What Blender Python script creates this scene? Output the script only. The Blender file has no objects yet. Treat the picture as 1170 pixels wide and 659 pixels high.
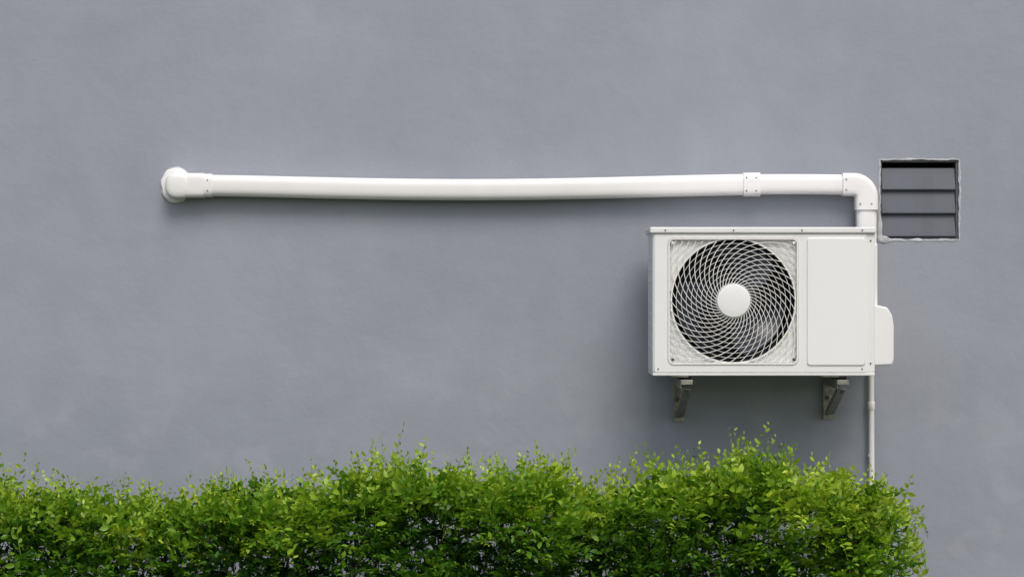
import bpy, bmesh, math, random
import numpy as np
from mathutils import Vector, Matrix, noise
random.seed(7); rng=np.random.default_rng(7)
sc=bpy.context.scene

# ---------------------------------------------------------------- site survey
# wall face is the plane y=0, viewer stands 10 m in front, eye level 1.7 m.
F=3008.0; D=10.0; CZ=1.7
def X(px,y=0.0): return (px-585.0)/F*(D+y)
def Z(py,y=0.0): return CZ-(py-329.5)/F*(D+y)

# ---------------------------------------------------------------- materials
def newmat(name):
    m=bpy.data.materials.new(name); m.use_nodes=True
    nt=m.node_tree; return m,nt,nt.nodes['Principled BSDF']
def N(nt,t,**k):
    n=nt.nodes.new(t)
    for a,v in k.items(): setattr(n,a,v)
    return n
def noise_tex(nt,scale,detail=4,rough=0.55,vec=None):
    n=N(nt,'ShaderNodeTexNoise'); n.inputs['Scale'].default_value=scale
    n.inputs['Detail'].default_value=detail; n.inputs['Roughness'].default_value=rough
    if vec is not None: nt.links.new(vec,n.inputs['Vector'])
    return n
def ramp(nt,fac,stops):
    r=N(nt,'ShaderNodeValToRGB'); e=r.color_ramp.elements
    while len(e)<len(stops): e.new(0.5)
    for i,(p,c) in enumerate(stops):
        e[i].position=p; e[i].color=(*c,1) if len(c)==3 else c
    nt.links.new(fac,r.inputs['Fac']); return r
def mix(nt,typ,fac,a,b):
    m=N(nt,'ShaderNodeMix',data_type='RGBA',blend_type=typ)
    for s,v in ((0,fac),(6,a),(7,b)):
        if hasattr(v,'links') or isinstance(v,bpy.types.NodeSocket): nt.links.new(v,m.inputs[s])
        else: m.inputs[s].default_value = v if s==0 else (*v,1)
    return m.outputs[2]
def simple(name,col,rough=0.4,var=0.08,nscale=6,bump=0.0,bscale=200,metal=0.0,streak=0.0,spec=0.5):
    m,nt,b=newmat(name)
    tc=N(nt,'ShaderNodeTexCoord').outputs['Object']
    n=noise_tex(nt,nscale,4,0.6,tc)
    lo=tuple(c*(1-var) for c in col); hi=tuple(min(1,c*(1+var)) for c in col)
    c=ramp(nt,n.outputs['Fac'],[(0.3,lo),(0.7,hi)]).outputs['Color']
    if streak>0:
        mp=N(nt,'ShaderNodeMapping'); mp.inputs['Scale'].default_value=(1,1,0.12); nt.links.new(tc,mp.inputs[0])
        s=noise_tex(nt,22,3,0.6,mp.outputs[0])
        sr=ramp(nt,s.outputs['Fac'],[(0.5,(1,1,1)),(0.85,(1-streak,1-streak*1.05,1-streak*1.2))])
        c=mix(nt,'MULTIPLY',1.0,c,sr.outputs['Color'])
    nt.links.new(c,b.inputs['Base Color'])
    rn=ramp(nt,n.outputs['Fac'],[(0.3,(rough*0.85,)*3),(0.7,(min(1,rough*1.2),)*3)])
    nt.links.new(rn.outputs['Color'],b.inputs['Roughness'])
    b.inputs['Metallic'].default_value=metal
    b.inputs['Specular IOR Level'].default_value=spec
    if bump>0:
        bn=N(nt,'ShaderNodeBump'); bn.inputs['Strength'].default_value=bump; bn.inputs['Distance'].default_value=0.002
        nt.links.new(noise_tex(nt,bscale,4,0.6,tc).outputs['Fac'],bn.inputs['Height']); nt.links.new(bn.outputs[0],b.inputs['Normal'])
    return m

def wall_mat():
    m,nt,b=newmat('painted_plaster')
    tc=N(nt,'ShaderNodeTexCoord').outputs['Object']
    big=noise_tex(nt,0.8,4,0.6,tc)
    c=ramp(nt,big.outputs['Fac'],[(0.3,(0.272,0.294,0.334)),(0.7,(0.322,0.346,0.389))]).outputs['Color']
    mp=N(nt,'ShaderNodeMapping'); mp.inputs['Scale'].default_value=(1.0,1,0.45); nt.links.new(tc,mp.inputs[0])
    st=noise_tex(nt,6,4,0.6,mp.outputs[0])
    c=mix(nt,'MULTIPLY',1.0,c,ramp(nt,st.outputs['Fac'],[(0.3,(0.965,0.965,0.97)),(0.7,(1.03,1.03,1.025))]).outputs['Color'])
    sx=N(nt,'ShaderNodeSeparateXYZ'); nt.links.new(tc,sx.inputs[0])
    # lower paint coat (slightly different batch, wavy upper limit)
    ad=N(nt,'ShaderNodeMath',operation='MULTIPLY_ADD'); nt.links.new(st.outputs['Fac'],ad.inputs[0]); ad.inputs[1].default_value=0.16; nt.links.new(sx.outputs['Z'],ad.inputs[2])
    m2=N(nt,'ShaderNodeMapRange'); m2.inputs[1].default_value=1.30; m2.inputs[2].default_value=1.42; nt.links.new(ad.outputs[0],m2.inputs[0])
    c=mix(nt,'MULTIPLY',1.0,c,ramp(nt,m2.outputs[0],[(0.0,(0.95,0.955,0.965)),(1.0,(1,1,1))]).outputs['Color'])
    mr=N(nt,'ShaderNodeMapRange'); mr.inputs[1].default_value=1.45; mr.inputs[2].default_value=1.15
    nt.links.new(sx.outputs['Z'],mr.inputs[0])
    bl=noise_tex(nt,4.5,3,0.5,tc)
    br=ramp(nt,bl.outputs['Fac'],[(0.54,(0,0,0)),(0.60,(1,1,1))])
    mu=N(nt,'ShaderNodeMath',operation='MULTIPLY'); nt.links.new(br.outputs['Color'],mu.inputs[0]); nt.links.new(mr.outputs[0],mu.inputs[1])
    mu2=N(nt,'ShaderNodeMath',operation='MULTIPLY'); nt.links.new(mu.outputs[0],mu2.inputs[0]); mu2.inputs[1].default_value=0.28
    c=mix(nt,'MIX',mu2.outputs[0],c,(0.36,0.38,0.415))
    sp=noise_tex(nt,140,2,0.7,tc)
    c=mix(nt,'MULTIPLY',1.0,c,ramp(nt,sp.outputs['Fac'],[(0.3,(0.96,)*3),(0.7,(1.035,)*3)]).outputs['Color'])
    nt.links.new(c,b.inputs['Base Color'])
    b.inputs['Roughness'].default_value=0.6
    b.inputs['Specular IOR Level'].default_value=0.3
    b1=N(nt,'ShaderNodeBump'); b1.inputs['Strength'].default_value=0.7; b1.inputs['Distance'].default_value=0.016
    nt.links.new(noise_tex(nt,2.6,4,0.5,tc).outputs['Fac'],b1.inputs['Height'])
    b2=N(nt,'ShaderNodeBump'); b2.inputs['Strength'].default_value=0.45; b2.inputs['Distance'].default_value=0.002
    nt.links.new(noise_tex(nt,45,4,0.7,tc).outputs['Fac'],b2.inputs['Height']); nt.links.new(b1.outputs[0],b2.inputs['Normal'])
    nt.links.new(b2.outputs[0],b.inputs['Normal'])
    return m
M_wall=wall_mat()
M_white=simple('cabinet_white_paint',(0.785,0.79,0.775),0.38,0.015,3,0.0,streak=0.02)
M_white2=simple('service_panel_paint',(0.81,0.815,0.80),0.42,0.01,3,streak=0.012)
M_lid=simple('lid_paint',(0.75,0.755,0.74),0.42,0.03,8)
M_grille=simple('grille_paint',(0.78,0.78,0.74),0.4,0.03,10)
M_plastic=simple('duct_plastic',(0.80,0.795,0.775),0.34,0.02,5,streak=0.03)
M_black=simple('dark_plastic',(0.010,0.011,0.014),0.5,0.3,10)
M_blade=simple('fan_blade_plastic',(0.032,0.042,0.064),0.28,0.15,8)
M_coil=simple('coil_shadow',(0.005,0.006,0.008),0.7,0.3,30)  # near-black: shade behind fan and louvers put into the colour
M_steel=simple('galvanised_steel',(0.27,0.27,0.225),0.42,0.45,45,0.2,150,metal=0.5)
M_screw=simple('screw_metal',(0.11,0.105,0.09),0.5,0.2,60,metal=0.6)
M_rubber=simple('rubber',(0.03,0.03,0.03),0.7,0.2,40)
M_louver=simple('louver_metal',(0.072,0.083,0.106),0.42,0.15,9,streak=0.15)
M_frame=simple('louver_frame_metal',(0.075,0.083,0.098),0.5,0.2,20)
M_mortar=simple('mortar',(0.46,0.47,0.48),0.85,0.25,30,0.8,220)
M_bark=simple('bark',(0.055,0.045,0.028),0.85,0.3,40)
def ground_mat():
    m,nt,b=newmat('soil_and_grass')
    tc=N(nt,'ShaderNodeTexCoord').outputs['Object']
    a=noise_tex(nt,1.2,6,0.6,tc)
    c=ramp(nt,a.outputs['Fac'],[(0.35,(0.06,0.09,0.025)),(0.6,(0.10,0.085,0.06))]).outputs['Color']
    c=mix(nt,'MULTIPLY',1.0,c,ramp(nt,noise_tex(nt,40,4,0.7,tc).outputs['Fac'],[(0.3,(0.6,)*3),(0.7,(1.3,)*3)]).outputs['Color'])
    nt.links.new(c,b.inputs['Base Color']); b.inputs['Roughness'].default_value=0.95
    bp=N(nt,'ShaderNodeBump'); bp.inputs['Strength'].default_value=0.8; bp.inputs['Distance'].default_value=0.02
    nt.links.new(noise_tex(nt,25,4,0.7,tc).outputs['Fac'],bp.inputs['Height']); nt.links.new(bp.outputs[0],b.inputs['Normal'])
    return m
def leaf_mat():
    m,nt,b=newmat('hedge_leaf')
    at=N(nt,'ShaderNodeAttribute',attribute_name='tint')
    sp=N(nt,'ShaderNodeSeparateColor'); nt.links.new(at.outputs['Color'],sp.inputs[0])
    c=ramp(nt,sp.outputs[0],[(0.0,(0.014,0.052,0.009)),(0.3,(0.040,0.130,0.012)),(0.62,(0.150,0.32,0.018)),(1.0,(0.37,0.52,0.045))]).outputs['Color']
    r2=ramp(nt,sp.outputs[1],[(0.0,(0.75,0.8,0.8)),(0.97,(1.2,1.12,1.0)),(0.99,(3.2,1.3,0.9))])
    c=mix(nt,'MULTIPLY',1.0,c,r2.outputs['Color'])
    nt.links.new(c,b.inputs['Base Color']); b.inputs['Roughness'].default_value=0.4
    b.inputs['Specular IOR Level'].default_value=0.45
    tr=N(nt,'ShaderNodeBsdfTranslucent')
    tcx=mix(nt,'MULTIPLY',1.0,c,(1.3,1.35,0.6)); nt.links.new(tcx,tr.inputs['Color'])
    ms=N(nt,'ShaderNodeMixShader'); ms.inputs[0].default_value=0.3
    nt.links.new(b.outputs[0],ms.inputs[1]); nt.links.new(tr.outputs[0],ms.inputs[2])
    nt.links.new(ms.outputs[0],nt.nodes['Material Output'].inputs['Surface'])
    return m
M_leaf=leaf_mat(); M_ground=ground_mat()

# ---------------------------------------------------------------- mesh helpers
def empty(name,loc=(0,0,0)):
    e=bpy.data.objects.new(name,None); sc.collection.objects.link(e); e.location=loc; return e
def from_bm(bm,name,mat,parent=None,smooth=True,angle=35):
    bmesh.ops.recalc_face_normals(bm,faces=bm.faces)
    me=bpy.data.meshes.new(name); bm.to_mesh(me); bm.free()
    if smooth:
        me.shade_smooth()
        try: me.set_sharp_from_angle(angle=math.radians(angle))
        except Exception: pass
    o=bpy.data.objects.new(name,me); sc.collection.objects.link(o)
    if mat: me.materials.append(mat)
    if parent: o.parent=parent
    return o
def box(name,x0,x1,y0,y1,z0,z1,mat,parent,bev=0.003,seg=2):
    bm=bmesh.new(); bmesh.ops.create_cube(bm,size=1)
    for v in bm.verts: v.co=Vector(((x0+x1)/2+v.co.x*(x1-x0),(y0+y1)/2+v.co.y*(y1-y0),(z0+z1)/2+v.co.z*(z1-z0)))
    if bev>0: bmesh.ops.bevel(bm,geom=bm.edges[:],offset=bev,segments=seg,profile=0.5,affect='EDGES')
    return from_bm(bm,name,mat,parent,smooth=False)
def rrect(x0,x1,z0,z1,r,n=8):
    pts=[]
    for cx,cz,a0 in ((x1-r,z1-r,0),(x0+r,z1-r,90),(x0+r,z0+r,180),(x1-r,z0+r,270)):
        for i in range(n+1):
            a=math.radians(a0+90*i/n); pts.append((cx+r*math.cos(a),cz+r*math.sin(a)))
    return pts
def plate(name,pts,yf,yb,mat,parent,bev=0.0):
    bm=bmesh.new(); vs=[bm.verts.new((p[0],yf,p[1])) for p in pts]; f=bm.faces.new(vs)
    r=bmesh.ops.extrude_face_region(bm,geom=[f])
    for g in r['geom']:
        if isinstance(g,bmesh.types.BMVert): g.co.y=yb
    if bev>0:
        ed=[e for e in bm.edges if all(abs(v.co.y-yf)<1e-6 for v in e.verts)]
        bmesh.ops.bevel(bm,geom=ed,offset=bev,segments=3,profile=0.5,affect='EDGES')
    return from_bm(bm,name,mat,parent,smooth=False)
def sweep(bm,path,axis,prof,scales=None,closed=False,cap=True):
    n=len(path); rings=[]; axis=Vector(axis).normalized()
    for i,p in enumerate(path):
        if closed: t=(path[(i+1)%n]-path[i-1])
        else: t=(path[min(i+1,n-1)]-path[max(i-1,0)])
        t.normalize(); o=t.cross(axis); 
        if o.length<1e-6: o=Vector((1,0,0))
        o.normalize(); a=o.cross(t).normalized()
        s=scales[i] if scales else 1
        rings.append([bm.verts.new(p+o*(u*s)+a*(v*s)) for u,v in prof])
    m=len(prof)
    for i in range(n if closed else n-1):
        A=rings[i];B=rings[(i+1)%n]
        for j in range(m): bm.faces.new((A[j],A[(j+1)%m],B[(j+1)%m],B[j]))
    if cap and not closed:
        bm.faces.new(rings[0]); bm.faces.new(rings[-1][::-1])
def circ(r,n=6): return [(r*math.cos(2*math.pi*i/n),r*math.sin(2*math.pi*i/n)) for i in range(n)]
def cyl(name,c,axis,r,length,mat,parent,n=48,bev=0.002):
    bm=bmesh.new(); bmesh.ops.create_cone(bm,cap_ends=True,segments=n,radius1=r,radius2=r,depth=length)
    if bev>0:
        ed=[e for e in bm.edges if len(e.link_faces)==2 and any(len(f.verts)>4 for f in e.link_faces)]
        bmesh.ops.bevel(bm,geom=ed,offset=bev,segments=2,profile=0.5,affect='EDGES')
    q=Vector((0,0,1)).rotation_difference(Vector(axis))
    for v in bm.verts: v.co=q@v.co+Vector(c)
    return from_bm(bm,name,mat,parent)
def boolean(o,cutters):
    for c in cutters:
        md=o.modifiers.new('b','BOOLEAN'); md.operation='DIFFERENCE'; md.solver='EXACT'; md.object=c
    dg=bpy.context.evaluated_depsgraph_get(); dg.update()
    me=bpy.data.meshes.new_from_object(o.evaluated_get(dg)); o.modifiers.clear(); o.data=me
    me.shade_flat()

# ---------------------------------------------------------------- ground
bm=bmesh.new(); s=400
bm.faces.new([bm.verts.new(p) for p in ((-s,-s,0),(s,-s,0),(s,s,0),(-s,s,0))])
from_bm(bm,'ground',M_ground,smooth=False)

# ---------------------------------------------------------------- wall with vent opening
vx0,vx1,vz0,vz1=X(1006),X(1095.5),Z(273.5),Z(183)
hole=[]
def side(a,b,n=26):
    for i in range(n):
        t=i/n; hole.append(Vector((a[0]+(b[0]-a[0])*t,0,a[1]+(b[1]-a[1])*t)))
side((vx0,vz0),(vx1,vz0)); side((vx1,vz0),(vx1,vz1)); side((vx1,vz1),(vx0,vz1)); side((vx0,vz1),(vx0,vz0))
hc=Vector(((vx0+vx1)/2,0,(vz0+vz1)/2))
for p in hole:
    k=noise.noise(p*35)*0.0035+noise.noise(p*120)*0.0015
    d=(p-hc).normalized(); p.x+=d.x*k; p.z+=d.z*k
bm=bmesh.new()
outer=[bm.verts.new(p) for p in ((-8,0,-0.3),(8,0,-0.3),(8,0,5.6),(-8,0,5.6))]
hv=[bm.verts.new(p) for p in hole]
ed=[bm.edges.new((outer[i],outer[(i+1)%4])) for i in range(4)]+[bm.edges.new((hv[i],hv[(i+1)%len(hv)])) for i in range(len(hv))]
bmesh.ops.triangle_fill(bm,edges=ed,use_beauty=True)
fs=[f for f in bm.faces]
r=bmesh.ops.extrude_face_region(bm,geom=fs)
for g in r['geom']:
    if isinstance(g,bmesh.types.BMVert): g.co.y=0.22
from_bm(bm,'plaster_wall',M_wall,smooth=False)

# ---------------------------------------------------------------- louvred vent
vent=empty('louvered_wall_vent',(0,0,0))
def vb(n,x0,x1,y0,y1,z0,z1,m,bev=0.0015): return box(n,x0,x1,y0,y1,z0,z1,m,vent,bev)
fy0,fy1=0.006,0.07; e=0.006
vb('frame_left',vx0-e,vx0+0.006,fy0,fy1,vz0-e,vz1+e,M_frame)
vb('frame_right',vx1-0.011,vx1+e,fy0,fy1,vz0-e,vz1+e,M_frame)
vb('frame_top',vx0+0.0065,vx1-0.0115,fy0,fy1,vz1-0.008,vz1+e,M_frame)
vb('frame_bottom',vx0+0.0065,vx1-0.0115,fy0,fy1,vz0-e,vz0+0.005,M_frame)
vb('vent_shade_sheet',vx0-0.02,vx1+0.02,0.15,0.16,vz0-0.02,vz1+0.02,M_coil,0)  # added dark sheet standing in for the shaded vent interior
zt=[Z(193),Z(218),Z(245),Z(271.5)]
for i in range(3):
    top_,bot=zt[i],zt[i+1]+0.0035
    bm=bmesh.new()
    pr=[(0.026,top_+0.002),(0.007,bot),(0.003,bot),(0.003,bot+0.005),(0.021,top_+0.004)]
    xa,xb=vx0+0.007,vx1-0.012
    A=[bm.verts.new((xa,a,b)) for a,b in pr];B=[bm.verts.new((xb,a,b)) for a,b in pr]
    bm.faces.new(A);bm.faces.new(B[::-1])
    for j in range(5): bm.faces.new((A[j],A[(j+1)%5],B[(j+1)%5],B[j]))
    bmesh.ops.bevel(bm,geom=bm.edges[:],offset=0.0008,segments=1,affect='EDGES')
    from_bm(bm,'louver_%d'%(i+1),M_louver,vent,smooth=False)
bm=bmesh.new(); path=[];scl=[]
for p in hole:
    d=(p-hc).normalized(); path.append(p+Vector((d.x,0,d.z))*0.003+Vector((0,-0.0005,0)))
    q=noise.noise(p*25+Vector((3,1,2)))
    k=0.85+1.3*max(0,q+0.15)+0.6*noise.noise(p*90)
    low_left=1.0+1.8*max(0,1-(p-Vector((vx0,0,vz0))).length/0.12)
    scl.append(max(0.35,k)*low_left)
sweep(bm,path,(0,1,0),circ(0.0034,7),scl,closed=True)
for v in bm.verts: v.co+=Vector((noise.noise(v.co*150),0,noise.noise(v.co*150+Vector((9,9,9)))))*0.002; v.co.y*=0.55
from_bm(bm,'mortar_bead',M_mortar,vent)

# ---------------------------------------------------------------- slim duct run
duct=empty('refrigerant_pipe_duct')
DY=-0.043
def duct_profile(a,b,n=48,seam=True,ex_=3.0):
    pts=[]
    for i in range(n):
        t=2*math.pi*i/n; c,s_=math.cos(t),math.sin(t); ex=2/ex_
        u=a*math.copysign(abs(c)**ex,c); v=b*math.copysign(abs(s_)**ex,s_)
        if seam and i in (5,19,29,43): u*=0.95; v*=0.95
        pts.append((u,v))
    return pts
def duct_piece(name,path,a,b,mat=M_plastic,axis=(0,-1,0),scales=None,seam=True,ex_=3.0):
    bm=bmesh.new(); sweep(bm,path,axis,duct_profile(a,b,48,seam,ex_),scales); return from_bm(bm,name,mat,duct,angle=30)
xs=[232,300,400,500,600,700,780,860,910,965]
ys=[212.0,213.3,215.3,216.8,216.6,214.6,212.5,211.0,210.6,211.2]
cf=np.polyfit(xs,ys,5)
A=12.2/300.8
def P(px,py,y=DY): return Vector((X(px,y),y,Z(py,y)))
main=[P(x,float(np.polyval(cf,x))) for x in np.linspace(234,858,60)]
duct_piece('long_duct',main,A,0.036)
sec=[P(x,float(np.polyval(cf,x))) for x in np.linspace(860,968,12)]
duct_piece('short_duct',sec,A*0.95,0.0345)
def collar(name,p0,p1,s=1.12):
    duct_piece(name,[P(x,float(np.polyval(cf,x))) for x in np.linspace(p0,p1,4)],A*s,0.036*s,seam=False,ex_=3.4)
collar('coupling',849,868,1.12); collar('left_collar',232.5,243,1.10)
path=[P(962,211),P(968,211),P(974,211)]
cx,cz,rr=974.5,226,15
for i in range(1,13):
    a=math.radians(90-90*i/12); path.append(P(cx+rr*math.cos(a),cz-rr*math.sin(a)))
path+=[P(989.5,232),P(989.5,240)]
duct_piece('elbow',path,A*1.08,0.041,seam=False,ex_=4.5)
duct_piece('drop_duct',[P(989.5,238),P(989.5,262),P(989.5,300),P(989.5,398)],A*0.95,0.0355,ex_=3.4)
# flat-faced end fitting: short box elbow with rounded left shoulder going into the wall
path=[P(233.5,212)]
ex=P(203,212).x; R=0.030
path+=[P(222,212),P(212,212),Vector((ex,DY,P(0,212).z))]
for i in range(1,10):
    a=math.radians(90*i/9); path.append(Vector((ex-R*0.35*math.sin(a),DY+R*(1-math.cos(a)),P(0,212).z)))
path.append(Vector((ex-R*0.35,0.01,P(0,212).z)))
bm=bmesh.new(); sweep(bm,path[:4],(0,0,1),duct_profile(0.039,0.0465,48,False,4.5))
from_bm(bm,'wall_elbow',M_plastic,duct,angle=30)
bm=bmesh.new(); prev=None
ec=Vector((X(205,-0.04),0,P(0,212).z))
for r_,y_ in ((0.050,0.0),(0.050,-0.068),(0.0475,-0.076),(0.040,-0.0815),(0.026,-0.084),(0.004,-0.085)):
    ring=[bm.verts.new(ec+Vector((r_*math.copysign(abs(math.cos(2*math.pi*i/48))**0.8,math.cos(2*math.pi*i/48)),y_,r_*math.copysign(abs(math.sin(2*math.pi*i/48))**0.8,math.sin(2*math.pi*i/48))))) for i in range(48)]
    if prev:
        for i in range(48): bm.faces.new((prev[i],prev[(i+1)%48],ring[(i+1)%48],ring[i]))
    prev=ring
bm.faces.new(prev); from_bm(bm,'end_fitting',M_plastic,duct,angle=40)
bm=bmesh.new()
fc=Vector((X(201),0,Z(212)))
prev=None
for r_,y_ in ((0.067,0.0),(0.067,-0.008),(0.062,-0.013),(0.040,-0.015)):
    ring=[]
    for i in range(40):
        t=2*math.pi*i/40; k=r_*(1+0.09*noise.noise(Vector((math.cos(t)*2,math.sin(t)*2,1))))
        ring.append(bm.verts.new(fc+Vector((k*0.84*math.cos(t),y_,k*math.sin(t)))))
    if prev: 
        for i in range(40): bm.faces.new((prev[i],prev[(i+1)%40],ring[(i+1)%40],ring[i]))
    prev=ring
bm.faces.new(prev)
from_bm(bm,'wall_flange',M_plastic,duct)
def screw(px,py,y,r=0.004,parent=duct,name='screw'):
    cyl(name,(X(px,y),y,Z(py,y)),(0,1,0),r,0.004,M_screw,parent,12,0.0006)
for px,py in ((853,203),(853,218),(864,203),(864,218)): screw(px,py,DY-0.0385,0.003)
for px,py in ((237,206),(237,218)): screw(px,py,DY-0.038,0.0028)
for px,py in ((967,205),(967,217),(983,233),(996,233)): screw(px,py,DY-0.041,0.0028)
bm=bmesh.new(); path=[];scl=[]
for i in range(50):
    t=2*math.pi*i/50; path.append(fc+Vector((0.057*math.cos(t),-0.001,0.068*math.sin(t)))); scl.append(0.5+1.4*abs(noise.noise(Vector((math.cos(t)*3,math.sin(t)*3,5)))))
sweep(bm,path,(0,1,0),circ(0.004,6),scl,closed=True); from_bm(bm,'sealant',M_mortar,duct)

# ---------------------------------------------------------------- drain pipe
drain=empty('drain_pipe')
bm=bmesh.new(); dy=-0.03
pth=[Vector((X(995.5,dy)+0.002*math.sin(z*2.3),dy,z)) for z in np.linspace(1.5,0.02,20)]
sweep(bm,pth,(0,1,0),circ(0.0108,20)); from_bm(bm,'pipe',M_plastic,drain)
cyl('coupling',(X(995.5,dy),dy,Z(463,dy)),(0,0,1),0.0138,0.03,M_plastic,drain,24)
for zz in (Z(520,dy),0.5):
    cyl('clip_%.0f'%(zz*100),(X(995.5,dy),dy+0.004,zz),(0,0,1),0.0128,0.012,M_plastic,drain,24)
    box('clip_base_%.0f'%(zz*100),X(995.5,dy)-0.006,X(995.5,dy)+0.006,-0.022,0.0,zz-0.006,zz+0.006,M_plastic,drain,0.001)

# ---------------------------------------------------------------- AC unit
ac=empty('air_conditioner_outdoor_unit')
YF=-0.45; YB=-0.13
def AX(p): return X(p,YF)
def AZ(p): return Z(p,YF)
x0,x1,z0,z1=AX(745.5),AX(1000),AZ(428),AZ(261)
cab=box('cabinet',x0,x1,YF+0.004,YB,z0+0.006,z1-0.004,M_white,ac,0.007,3)
fas=plate('front_fascia',rrect(AX(747.5),AX(990),AZ(425.5),AZ(267.5),0.006,4),YF,YF+0.008,M_white,ac,0.002)
fcx,fcz=AX(838),AZ(343.5); RF=71/315.0
gx0,gx1,gz0,gz1=AX(763),AX(912.5),AZ(416.5),AZ(271.5)
c1=cyl('cut1',(fcx,YF+0.06,fcz),(0,1,0),RF,0.26,None,None,96,0)
c2=plate('cut2',rrect(gx0,gx1,gz0,gz1,0.022,8),YF-0.02,YF+0.014,None,None)
boolean(cab,[c1,c2]); boolean(fas,[c1,c2])
for c in (c1,c2): bpy.data.objects.remove(c)
bm=bmesh.new()
rings=[]
for r_,y_ in ((RF-0.0005,YF+0.012),(RF-0.004,YF+0.018),(RF-0.008,YF+0.04),(RF-0.008,YF+0.17)):
    rings.append([bm.verts.new((fcx+r_*math.cos(2*math.pi*i/96),y_,fcz+r_*math.sin(2*math.pi*i/96))) for i in range(96)])
for a,b in zip(rings,rings[1:]):
    for i in range(96): bm.faces.new((a[i],a[(i+1)%96],b[(i+1)%96],b[i]))
from_bm(bm,'shroud',M_black,ac)
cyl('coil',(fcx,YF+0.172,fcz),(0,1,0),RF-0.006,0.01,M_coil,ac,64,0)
bm=bmesh.new()
for k in range(3):
    base=math.radians(25+120*k); g=[]
    for i in range(9):
        u=i/8; r_=0.055+(RF-0.022-0.055)*u; row=[]
        sweepang=math.radians(58+24*u); lead=math.radians(18*u*u)
        for j in range(11):
            v=j/10; a=base+lead+sweepang*v
            y_=YF+0.055+0.085*v-0.012*math.sin(math.pi*v)+0.01*u*(1-v)
            row.append(bm.verts.new((fcx+r_*math.cos(a),y_,fcz+r_*math.sin(a))))
        g.append(row)
    for i in range(8):
        for j in range(10): bm.faces.new((g[i][j],g[i][j+1],g[i+1][j+1],g[i+1][j]))
from_bm(bm,'fan_blades',M_blade,ac,angle=80)
cyl('fan_hub',(fcx,YF+0.09,fcz),(0,1,0),0.058,0.08,M_blade,ac,40,0.006)
GY=YF+0.002
def dome(r): return -0.010*max(0,1-(r/RF)**2)
ins=0.004
def inside(x,z):
    ax=min(x-(gx0+ins),gx1-ins-x); az=min(z-(gz0+ins),gz1-ins-z)
    if ax<0 or az<0: return False
    rc=0.018
    if ax<rc and az<rc: return (rc-ax)**2+(rc-az)**2<rc*rc
    return True
def clip_runs(pts):
    runs=[];cur=[]
    for p in pts:
        if inside(p.x,p.z): cur.append(p)
        else:
            if len(cur)>2: runs.append(cur)
            cur=[]
    if len(cur)>2: runs.append(cur)
    return runs
bm=bmesh.new()
NS=38
for k in range(NS):
    a0=2*math.pi*k/NS; pts=[]
    for i in range(60):
        r_=0.055+(0.335-0.055)*i/59; u=(r_-0.055)/(RF-0.055)
        a=a0-math.radians(75)*u**0.85
        pts.append(Vector((fcx+r_*math.cos(a),GY+dome(r_),fcz+r_*math.sin(a))))
    for run in clip_runs(pts): sweep(bm,run,(0,1,0),[(-0.0012,-0.0018),(0.0012,-0.0018),(0.0012,0.0018),(-0.0012,0.0018)])
from_bm(bm,'grille_spokes',M_grille,ac,angle=40)
bm=bmesh.new()
nr=9
for k in range(14):
    r_=0.064+(RF-0.064)*k/nr
    w=0.0028 if k==nr else 0.0007
    pts=[Vector((fcx+r_*math.cos(2*math.pi*i/180),GY+0.0012+dome(r_),fcz+r_*math.sin(2*math.pi*i/180))) for i in range(180)]
    pr=[(-w,-0.0013),(w,-0.0013),(w,0.0013),(-w,0.0013)]
    if k<=nr: sweep(bm,pts,(0,1,0),pr,closed=True)
    else:
        for run in clip_runs(pts+pts[:1]): sweep(bm,run,(0,1,0),pr)
from_bm(bm,'grille_rings',M_grille,ac,angle=40)
bm=bmesh.new()
pts=[Vector((a,GY-0.002,b)) for a,b in rrect(gx0+ins,gx1-ins,gz0+ins,gz1-ins,0.019,8)]
sweep(bm,pts,(0,1,0),[(-0.003,-0.004),(0.003,-0.004),(0.003,0.006),(-0.003,0.006)],closed=True)
from_bm(bm,'grille_frame',M_grille,ac,angle=40)
bm=bmesh.new(); prev=None; hr=19.3/315
for r_,y_ in ((hr,GY-0.002),(hr,GY-0.012),(hr*0.96,GY-0.0155),(hr*0.88,GY-0.0165),(hr*0.5,GY-0.0185),(0.004,GY-0.019)):
    ring=[bm.verts.new((fcx+r_*math.cos(2*math.pi*i/64),y_,fcz+r_*math.sin(2*math.pi*i/64))) for i in range(64)]
    if prev:
        for i in range(64): bm.faces.new((prev[i],prev[(i+1)%64],ring[(i+1)%64],ring[i]))
    prev=ring
bm.faces.new(prev); from_bm(bm,'grille_hub_cap',M_white2,ac,angle=40)
for px,py in ((768.5,410.5),(907,410.5),(768.5,277.5),(907,277.5)):
    cyl('grille_screw_%d_%d'%(px,py),(AX(px),GY-0.004,AZ(py)),(0,1,0),0.0055,0.008,M_screw if py>400 else M_grille,ac,16,0.001)
plate('service_panel',rrect(AX(922),AX(988.5),AZ(417.5),AZ(271.5),0.012,6),YF-0.0045,YF+0.002,M_white2,ac,0.004)
box('lid',AX(742.5),AX(1001),YF-0.008,YB+0.008,AZ(266.5),AZ(259.5),M_lid,ac,0.005,3)
box('base_pan',x0+0.001,x1-0.001,YF+0.001,YB+0.002,AZ(429),AZ(425.8),M_lid,ac,0.002)
for px in (760,838,916,985):
    cyl('lid_screw_%d'%px,(AX(px),YF-0.0085,AZ(263.2)),(0,1,0),0.003,0.003,M_screw,ac,12,0.0005)
for px,py in ((752,421.5),(985,421.5),(995,275),(995,415)):
    cyl('cabinet_screw_%d_%d'%(px,py),(AX(px),YF+0.001 if px<990 else YF+0.003,AZ(py)),(0,1,0),0.0032,0.004,M_screw,ac,12,0.0005)
box('side_handle_cover',x1-0.003,x1+0.026,YF+0.12,YF+0.27,AZ(360),AZ(277),M_white,ac,0.008,3)
bm=bmesh.new()
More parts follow.
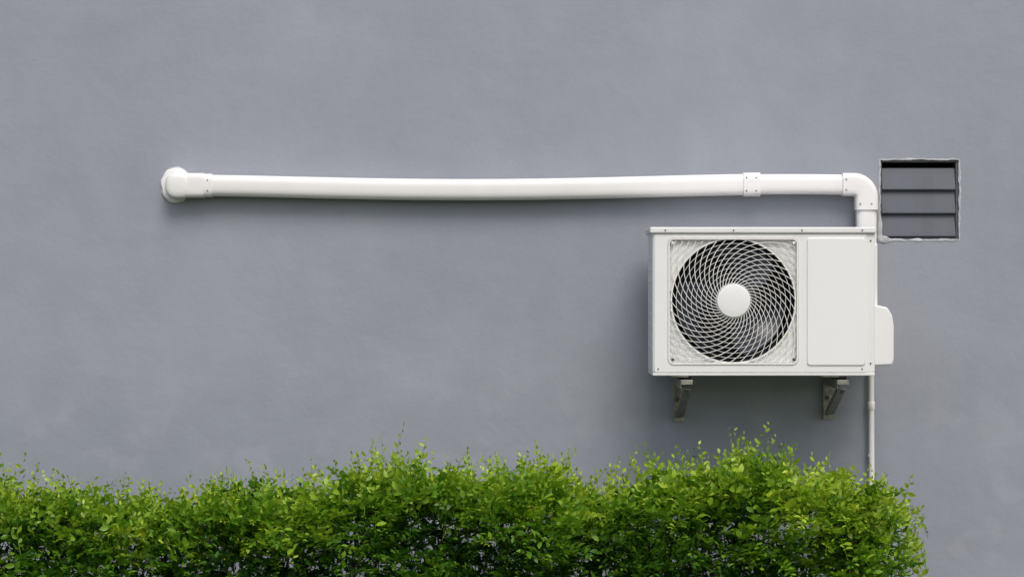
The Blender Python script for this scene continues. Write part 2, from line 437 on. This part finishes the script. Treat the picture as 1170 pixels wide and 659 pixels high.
ys_=YF+0.07; ye_=YF+0.26; xr=X(1021.5,ys_)
pr=[(x1-0.004,Z(418,ys_)),(xr-0.006,Z(417,ys_)),(xr,Z(411,ys_)),(xr,Z(372,ys_)),(xr-0.006,Z(360,ys_)),(xr-0.024,Z(351,ys_)),(x1-0.004,Z(347,ys_))]
vs=[bm.verts.new((a,ys_,b)) for a,b in pr]; f=bm.faces.new(vs)
r=bmesh.ops.extrude_face_region(bm,geom=[f])
for g in r['geom']:
    if isinstance(g,bmesh.types.BMVert): g.co.y=ye_
bmesh.ops.bevel(bm,geom=bm.edges[:],offset=0.007,segments=4,profile=0.5,affect='EDGES')
from_bm(bm,'valve_cover',M_white,ac,smooth=False)
for i in range(9):
    zc=z0+0.10+i*0.04; box('side_rib_%d'%i,x0-0.002,x0+0.002,YF+0.06,YB-0.05,zc-0.004,zc+0.004,M_lid,ac,0.001)
for px in (778,950):
    box('foot_%d'%px,AX(px)-0.03,AX(px)+0.03,YF+0.02,YB-0.0,AZ(430.8),AZ(429)+0.001,M_lid,ac,0.001)

# ---------------------------------------------------------------- brackets
def bracket(px_wall,w,i):
    br=empty('wall_bracket' if i==0 else 'wall_bracket.001')
    xc=X(px_wall); zt_=AZ(430.8)-0.010; zb=Z(481.5 if i==0 else 479)
    box('wall_plate',xc-w/2,xc+w/2,-0.005,-0.0,zb,zt_-0.004,M_steel,br,0.001)
    box('wall_flange_left',xc-w/2,xc-w/2+0.003,-0.034,-0.0055,zb,zt_-0.004,M_steel,br,0.0008)
    xa=xc
    box('arm_top',xa-w/2,xa+w/2,-0.46,-0.0055,zt_-0.0035,zt_,M_steel,br,0.001)
    box('arm_web',xa-w/2+0.0001,xa-w/2+0.003,-0.455,-0.035,zt_-0.032,zt_-0.004,M_steel,br,0.0008)
    def bar(name,dx,half,th,lift=0.0):
        bm=bmesh.new()
        a=Vector((xa+dx,-0.40,zt_-0.036+lift)); b=Vector((xa+dx,-0.03,zb+0.022+lift))
        sweep(bm,[a,b],(1,0,0),[(-th,-half),(th,-half),(th,half),(-th,half)]); from_bm(bm,name,M_steel,br,smooth=False)
    bar('strut_face',0.004,w*0.33,0.0012)
    bar('strut_web',0.004-w*0.33+0.0012,0.0012,0.010,0.0112)
    for zz in (zb+0.025,zb+0.085):
        cyl('anchor_bolt_%d'%int(zz*1000),(xc-0.002,-0.010,zz),(0,1,0),0.0075,0.011,M_screw,br,6,0.001)
        cyl('anchor_washer_%d'%int(zz*1000),(xc-0.002,-0.0058,zz),(0,1,0),0.011,0.0015,M_steel,br,20,0.0003)
    cyl('strut_bolt',(xa+0.004,-0.375,zt_-0.048),(0,1,0),0.0065,0.010,M_screw,br,6,0.001)
    for yy in (-0.40,-0.18):
        cyl('rubber_pad_%d'%int(-yy*100),(xa,yy,zt_+0.005),(0,0,1),0.020,0.0095,M_rubber,br,24,0.001)
        cyl('foot_bolt_%d'%int(-yy*100),(xa,yy,zt_-0.010),(0,0,1),0.006,0.012,M_screw,br,6,0.001)
    box('arm_end_lip',xa-w/2,xa+w/2,-0.4635,-0.4605,zt_-0.016,zt_,M_steel,br,0.0008)
bracket(775.5,0.043,0); bracket(946,0.043,1)

# ---------------------------------------------------------------- hedge (one foliage mesh + stems)
hedge=empty('hedge')
HY0,HY1=-1.12,-0.42
tp=[(-400,545),(-200,545),(-60,550),(0,552),(20,556),(60,566),(110,566),(150,578),(200,574),(250,566),(300,562),(345,562),(400,550),(440,538),(470,542),(520,548),(560,546),(600,546),(635,540),(665,556),(690,566),(740,546),(800,542),(850,524),(880,528),(910,542),(960,550),(1000,556),(1022,568),(1033,592),(1040,660)]
tx=np.array([X(a,-0.8) for a,_ in tp]); tz=np.array([Z(b,-0.8) for _,b in tp])
XR=tx[-1]-0.06
def top(x): return float(np.interp(x,tx,tz))+0.030*noise.noise(Vector((x*6.5,3.3,0)))+0.022*noise.noise(Vector((x*17,8.1,0)))
def leaf(L,W,curl,fold):
    v=[(0,0,0)]
    for t,w in ((0.3,0.85),(0.68,0.9)):
        z=-curl*t*t*L
        v+=[(-W/2*w,t*L,z+fold*W*w/2),(0,t*L,z),(W/2*w,t*L,z+fold*W*w/2)]
    v.append((0,L,-curl*L))
    return np.array(v)
LF=[(0,1,2,2),(0,2,3,3),(1,4,5,2),(2,5,6,3),(4,7,5,5),(5,7,6,6)]
def rotm(ax,ang): return np.array(Matrix.Rotation(ang,3,Vector(ax)))
def sprig(nl,length,seed,big=1.0):
    r=random.Random(seed); V=[];Q=[];T=[]
    bend=r.uniform(-0.5,0.5); 
    def sp(t): return np.array([bend*length*t*t*0.5,length*t,-0.25*length*t*t])
    ns=4
    for i in range(ns+1):
        p=sp(i/ns); w=0.0013*(1-0.6*i/ns)
        for a in (0,2.1,4.2): V.append(p+np.array([w*math.cos(a),0,w*math.sin(a)])); T.append((0.45,0.3))
    for i in range(ns):
        for j in range(3):
            a=i*3+j;b=i*3+(j+1)%3; Q.append((a,b,b+3,a+3))
    off=(ns+1)*3
    for k in range(nl):
        t=0.12+0.88*k/(nl-1); p=sp(t)
        sz=big*(0.023+0.017*r.random())*(1.0-0.5*max(0,t-0.5)/0.5)
        lv=leaf(sz,sz*r.uniform(0.44,0.60),r.uniform(0.0,0.4),r.uniform(0.1,0.5))
        sd=1 if k%2 else -1
        yaw=-sd*math.radians(r.uniform(35,72)) if k<nl-1 else 0
        R_=rotm((0,0,1),yaw)@rotm((1,0,0),math.radians(r.uniform(-15,45)))@rotm((0,1,0),r.uniform(-0.7,0.7))
        lv=lv@R_.T+p
        V+=list(lv); Q+=[tuple(q+off for q in f) for f in LF]; off+=8
        g=r.random(); T+=[(t,g)]*8
    return np.array(V),np.array(Q),np.array(T)
SP=[sprig(random.choice([8,9,11]),random.uniform(0.09,0.14),s) for s in range(16)]
SH=[sprig(random.choice([11,13,15]),random.uniform(0.15,0.24),100+s,0.95) for s in range(12)]
Vs=[];Qs=[];Ts=[];tot=0
def place(S,p,d,roll,scale,young_lit,dark):
    global tot
    V,Q,T=S; d=d/np.linalg.norm(d)
    up=np.array([0,0,1.0])
    if abs(d[2])>0.7: up=np.array([0.2,-1,0.2])
    z=up-d*np.dot(up,d); z/=np.linalg.norm(z); x=np.cross(d,z)
    B=np.stack([x,d,z],1)@rotm((0,1,0),roll)
    Vs.append((V*scale)@B.T+p); Qs.append(Q+tot); tot+=len(V)
    t=np.clip(young_lit*0.75+T[:,0]*0.36*young_lit+ (T[:,1]-0.5)*0.28 + dark,0,1)  # tint mixes young growth with painted light and shade of the hedge
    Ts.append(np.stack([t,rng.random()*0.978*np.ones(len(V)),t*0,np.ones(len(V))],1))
def clump(x,y,z): return noise.noise(Vector((x*4.2,y*3.2+5,z*5)))+0.6*noise.noise(Vector((x*10,y*9,z*11)))
def rnd(a,b): return random.uniform(a,b)
xl=-3.1
def add(n,kind):
    for _ in range(n):
        x=rnd(xl,XR)
        if x<-2.2 and random.random()<0.6: x=rnd(-2.2,XR)
        h=top(x)
        if kind=='front':
            z=h-0.02-rnd(0,1)*0.50
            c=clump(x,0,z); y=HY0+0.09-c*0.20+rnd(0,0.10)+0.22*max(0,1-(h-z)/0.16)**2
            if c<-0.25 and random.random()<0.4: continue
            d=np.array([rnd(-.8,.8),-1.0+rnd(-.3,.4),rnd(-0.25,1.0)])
            yg=0.21+0.50*max(0,1-(h-z)/0.26)+0.45*c  # lower and hollow sprigs darker: shade put into leaf colour
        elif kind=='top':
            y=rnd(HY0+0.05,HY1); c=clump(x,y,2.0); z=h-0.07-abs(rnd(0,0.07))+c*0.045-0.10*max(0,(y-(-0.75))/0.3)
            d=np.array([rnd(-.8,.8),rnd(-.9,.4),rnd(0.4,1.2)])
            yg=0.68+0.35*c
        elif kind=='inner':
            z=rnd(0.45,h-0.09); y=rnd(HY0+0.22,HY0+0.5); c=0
            d=np.array([rnd(-1,1),rnd(-1,.2),rnd(-.5,1)]); yg=0.05  # inner sprigs get a dark tint as painted shade
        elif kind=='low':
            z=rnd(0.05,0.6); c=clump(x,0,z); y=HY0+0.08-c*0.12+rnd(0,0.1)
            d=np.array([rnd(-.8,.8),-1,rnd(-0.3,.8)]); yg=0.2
        elif kind=='back':
            z=rnd(0.2,h-0.1); y=HY1+rnd(-.08,.0); d=np.array([rnd(-.8,.8),1,rnd(-0.2,1)]); yg=0.2
        rx=max(0,(x-(XR-0.25))/0.25)
        yg+=0.42*max(0,(x-(XR-0.9))/0.9)
        if random.random()<0.10: yg+=0.25
        if kind in('front','top') and rx>0: d[0]+=rx*0.6
        place(random.choice(SP),np.array([x,y,z]),d,rnd(-0.7,0.7),rnd(0.75,1.2),float(np.clip(yg,0.03,1.05)),rnd(-0.06,0.06))
add(3300,'front'); add(1300,'top'); add(2500,'inner'); add(500,'low'); add(400,'back')
for _ in range(430):
    z=rnd(0.1,top(XR-0.08)); z=z if random.random()<0.4 else rnd(0.55,0.95)
    xe=float(np.interp(z,[0.0,0.6,0.72,0.86,0.95,1.02],[XR-0.02,XR+0.0,XR-0.03,XR-0.06,XR-0.12,XR-0.22]))
    y=rnd(HY0+0.05,HY1); c=clump(7,y,z)
    place(random.choice(SP),np.array([xe-rnd(0.05,0.15)+c*0.05,y,z]),np.array([1,rnd(-.9,.5),rnd(-.2,1.2)]),rnd(-.7,.7),rnd(.75,1.05),0.74+0.3*c,rnd(-.05,.1))
for _ in range(105):
    x=rnd(-2.15,XR-0.08); h=top(x); z=h-0.05-0.42*random.random()**1.3
    y=HY0+0.16; yg0=rnd(0.5,1.0)*(1-0.42*(h-z)/0.45)
    for k in range(random.randint(3,6)):
        d=np.array([rnd(-.7,.7),-0.8,rnd(0.1,1.1)])
        place(random.choice(SH),np.array([x+rnd(-.04,.04),y+rnd(-.02,.03),z+rnd(-.03,.03)]),d,rnd(-.8,.8),rnd(.75,1.0),yg0,rnd(-.05,.1))
shoots=[(455,494),(450,506),(442,514),(862,485),(853,498),(870,501),(846,508),(632,506),(641,512),(625,518),(12,526),(25,532),(5,536),(400,524),(413,520),(345,543),(308,534),(300,540),(247,544),(560,518),(740,514),(725,520),(770,516),(800,518),(815,512),(905,521),(930,524),(1010,538),(1024,548),(1040,592),(1042,586),(520,520),(600,516),(480,514),(430,510),(420,522),(215,546),(150,556),(680,534),(95,545),(55,548),(178,552),(275,548),(372,532),(536,522),(585,522),(655,526),(705,534),(890,510),(960,528),(990,538)]
for px,py in shoots:
    for k in range(4):
        y=rnd(-1.0,-0.62); S=random.choice(SH); L=S[0][:15,1].max()
        zt_=Z(py,y)-(0 if k==0 else rnd(0.02,0.08)); x=X(px,y)+rnd(-.025,.025)*k
        d=np.array([rnd(-.35,.35),rnd(-.3,.1),1.0]); dn=d/np.linalg.norm(d)
        place(S,np.array([x,y,zt_])-dn*L*0.97,d,rnd(-3,3),1.0,1.0,rnd(-.05,.1))
for _ in range(420):
    x=rnd(xl,XR-0.08); y=rnd(-1.05,-0.55); S=random.choice(SH); L=S[0][:15,1].max()
    if noise.noise(Vector((x*5,1.7,0)))<-0.25: continue
    d=np.array([rnd(-.6,.6),rnd(-.5,.3),1.0]); dn=d/np.linalg.norm(d)
    zt_=top(x)+0.085*random.random()**2-0.005
    place(S,np.array([x,y,zt_])-dn*L*0.9,d,rnd(-3,3),0.9,0.95,rnd(-.1,.1))
V=np.concatenate(Vs); Q=np.concatenate(Qs); T=np.concatenate(Ts)
tri=Q[:,2]==Q[:,3]
tot_l=np.where(tri,3,4); starts=np.concatenate([[0],np.cumsum(tot_l)[:-1]])
mask=np.ones_like(Q,dtype=bool); mask[tri,3]=False
li=Q[mask]
me=bpy.data.meshes.new('foliage'); me.vertices.add(len(V)); me.vertices.foreach_set('co',V.astype(np.float32).ravel())
me.loops.add(len(li)); me.loops.foreach_set('vertex_index',li.astype(np.int32))
me.polygons.add(len(Q)); me.polygons.foreach_set('loop_start',starts.astype(np.int32)); me.polygons.foreach_set('loop_total',tot_l.astype(np.int32))
me.update(calc_edges=True); me.validate()
ca=me.color_attributes.new('tint','FLOAT_COLOR','POINT'); ca.data.foreach_set('color',T.astype(np.float32).ravel())
me.materials.append(M_leaf)
fo=bpy.data.objects.new('foliage',me); sc.collection.objects.link(fo); fo.parent=hedge
bm=bmesh.new()
for _ in range(70):
    x=rnd(xl,XR-0.12); y=rnd(-0.85,-0.6)
    for b in range(3):
        h=top(x)-rnd(0.12,0.3); path=[]
        dx=rnd(-.25,.25);dyy=rnd(-.2,.2)
        for i in range(9):
            t=i/8; path.append(Vector((min(x+dx*t+0.02*noise.noise(Vector((x*9,t*4,b))),XR-0.08),y+dyy*t+0.02*noise.noise(Vector((y*9,t*4,b+4))),h*t)))
        sweep(bm,path,(0,1,0),circ(0.006,5),[1-0.7*i/8 for i in range(9)])
from_bm(bm,'stems',M_bark,hedge)

# ---------------------------------------------------------------- camera, light
cam=bpy.data.cameras.new('camera'); co=bpy.data.objects.new('camera',cam); sc.collection.objects.link(co)
co.location=(0,-D,CZ); co.rotation_euler=(math.radians(90),0,0); cam.sensor_width=36; cam.lens=36*F/1170; cam.clip_end=2000; cam.clip_start=0.1
sc.camera=co
sd=Vector((0.20,-0.72,0.98)).normalized(); elev=math.asin(sd.z); rot=math.atan2(sd.x,sd.y)
w=bpy.data.worlds.new('World'); sc.world=w; w.use_nodes=True; nt=w.node_tree
sky=nt.nodes.new('ShaderNodeTexSky'); sky.sky_type='NISHITA'; sky.sun_disc=False; sky.sun_elevation=elev; sky.sun_rotation=rot
sky.dust_density=4; sky.air_density=1.0; sky.ozone_density=1.2
nt.links.new(sky.outputs[0],nt.nodes['Background'].inputs[0]); nt.nodes['Background'].inputs[1].default_value=0.15
L=bpy.data.lights.new('sun','SUN'); L.energy=1.5; L.angle=math.radians(28); L.color=(1.0,0.97,0.93)
lo=bpy.data.objects.new('sun',L); sc.collection.objects.link(lo); lo.rotation_euler=(-sd).to_track_quat('-Z','Y').to_euler()
sc.view_settings.view_transform='Standard'; sc.view_settings.look='None'; sc.view_settings.exposure=0
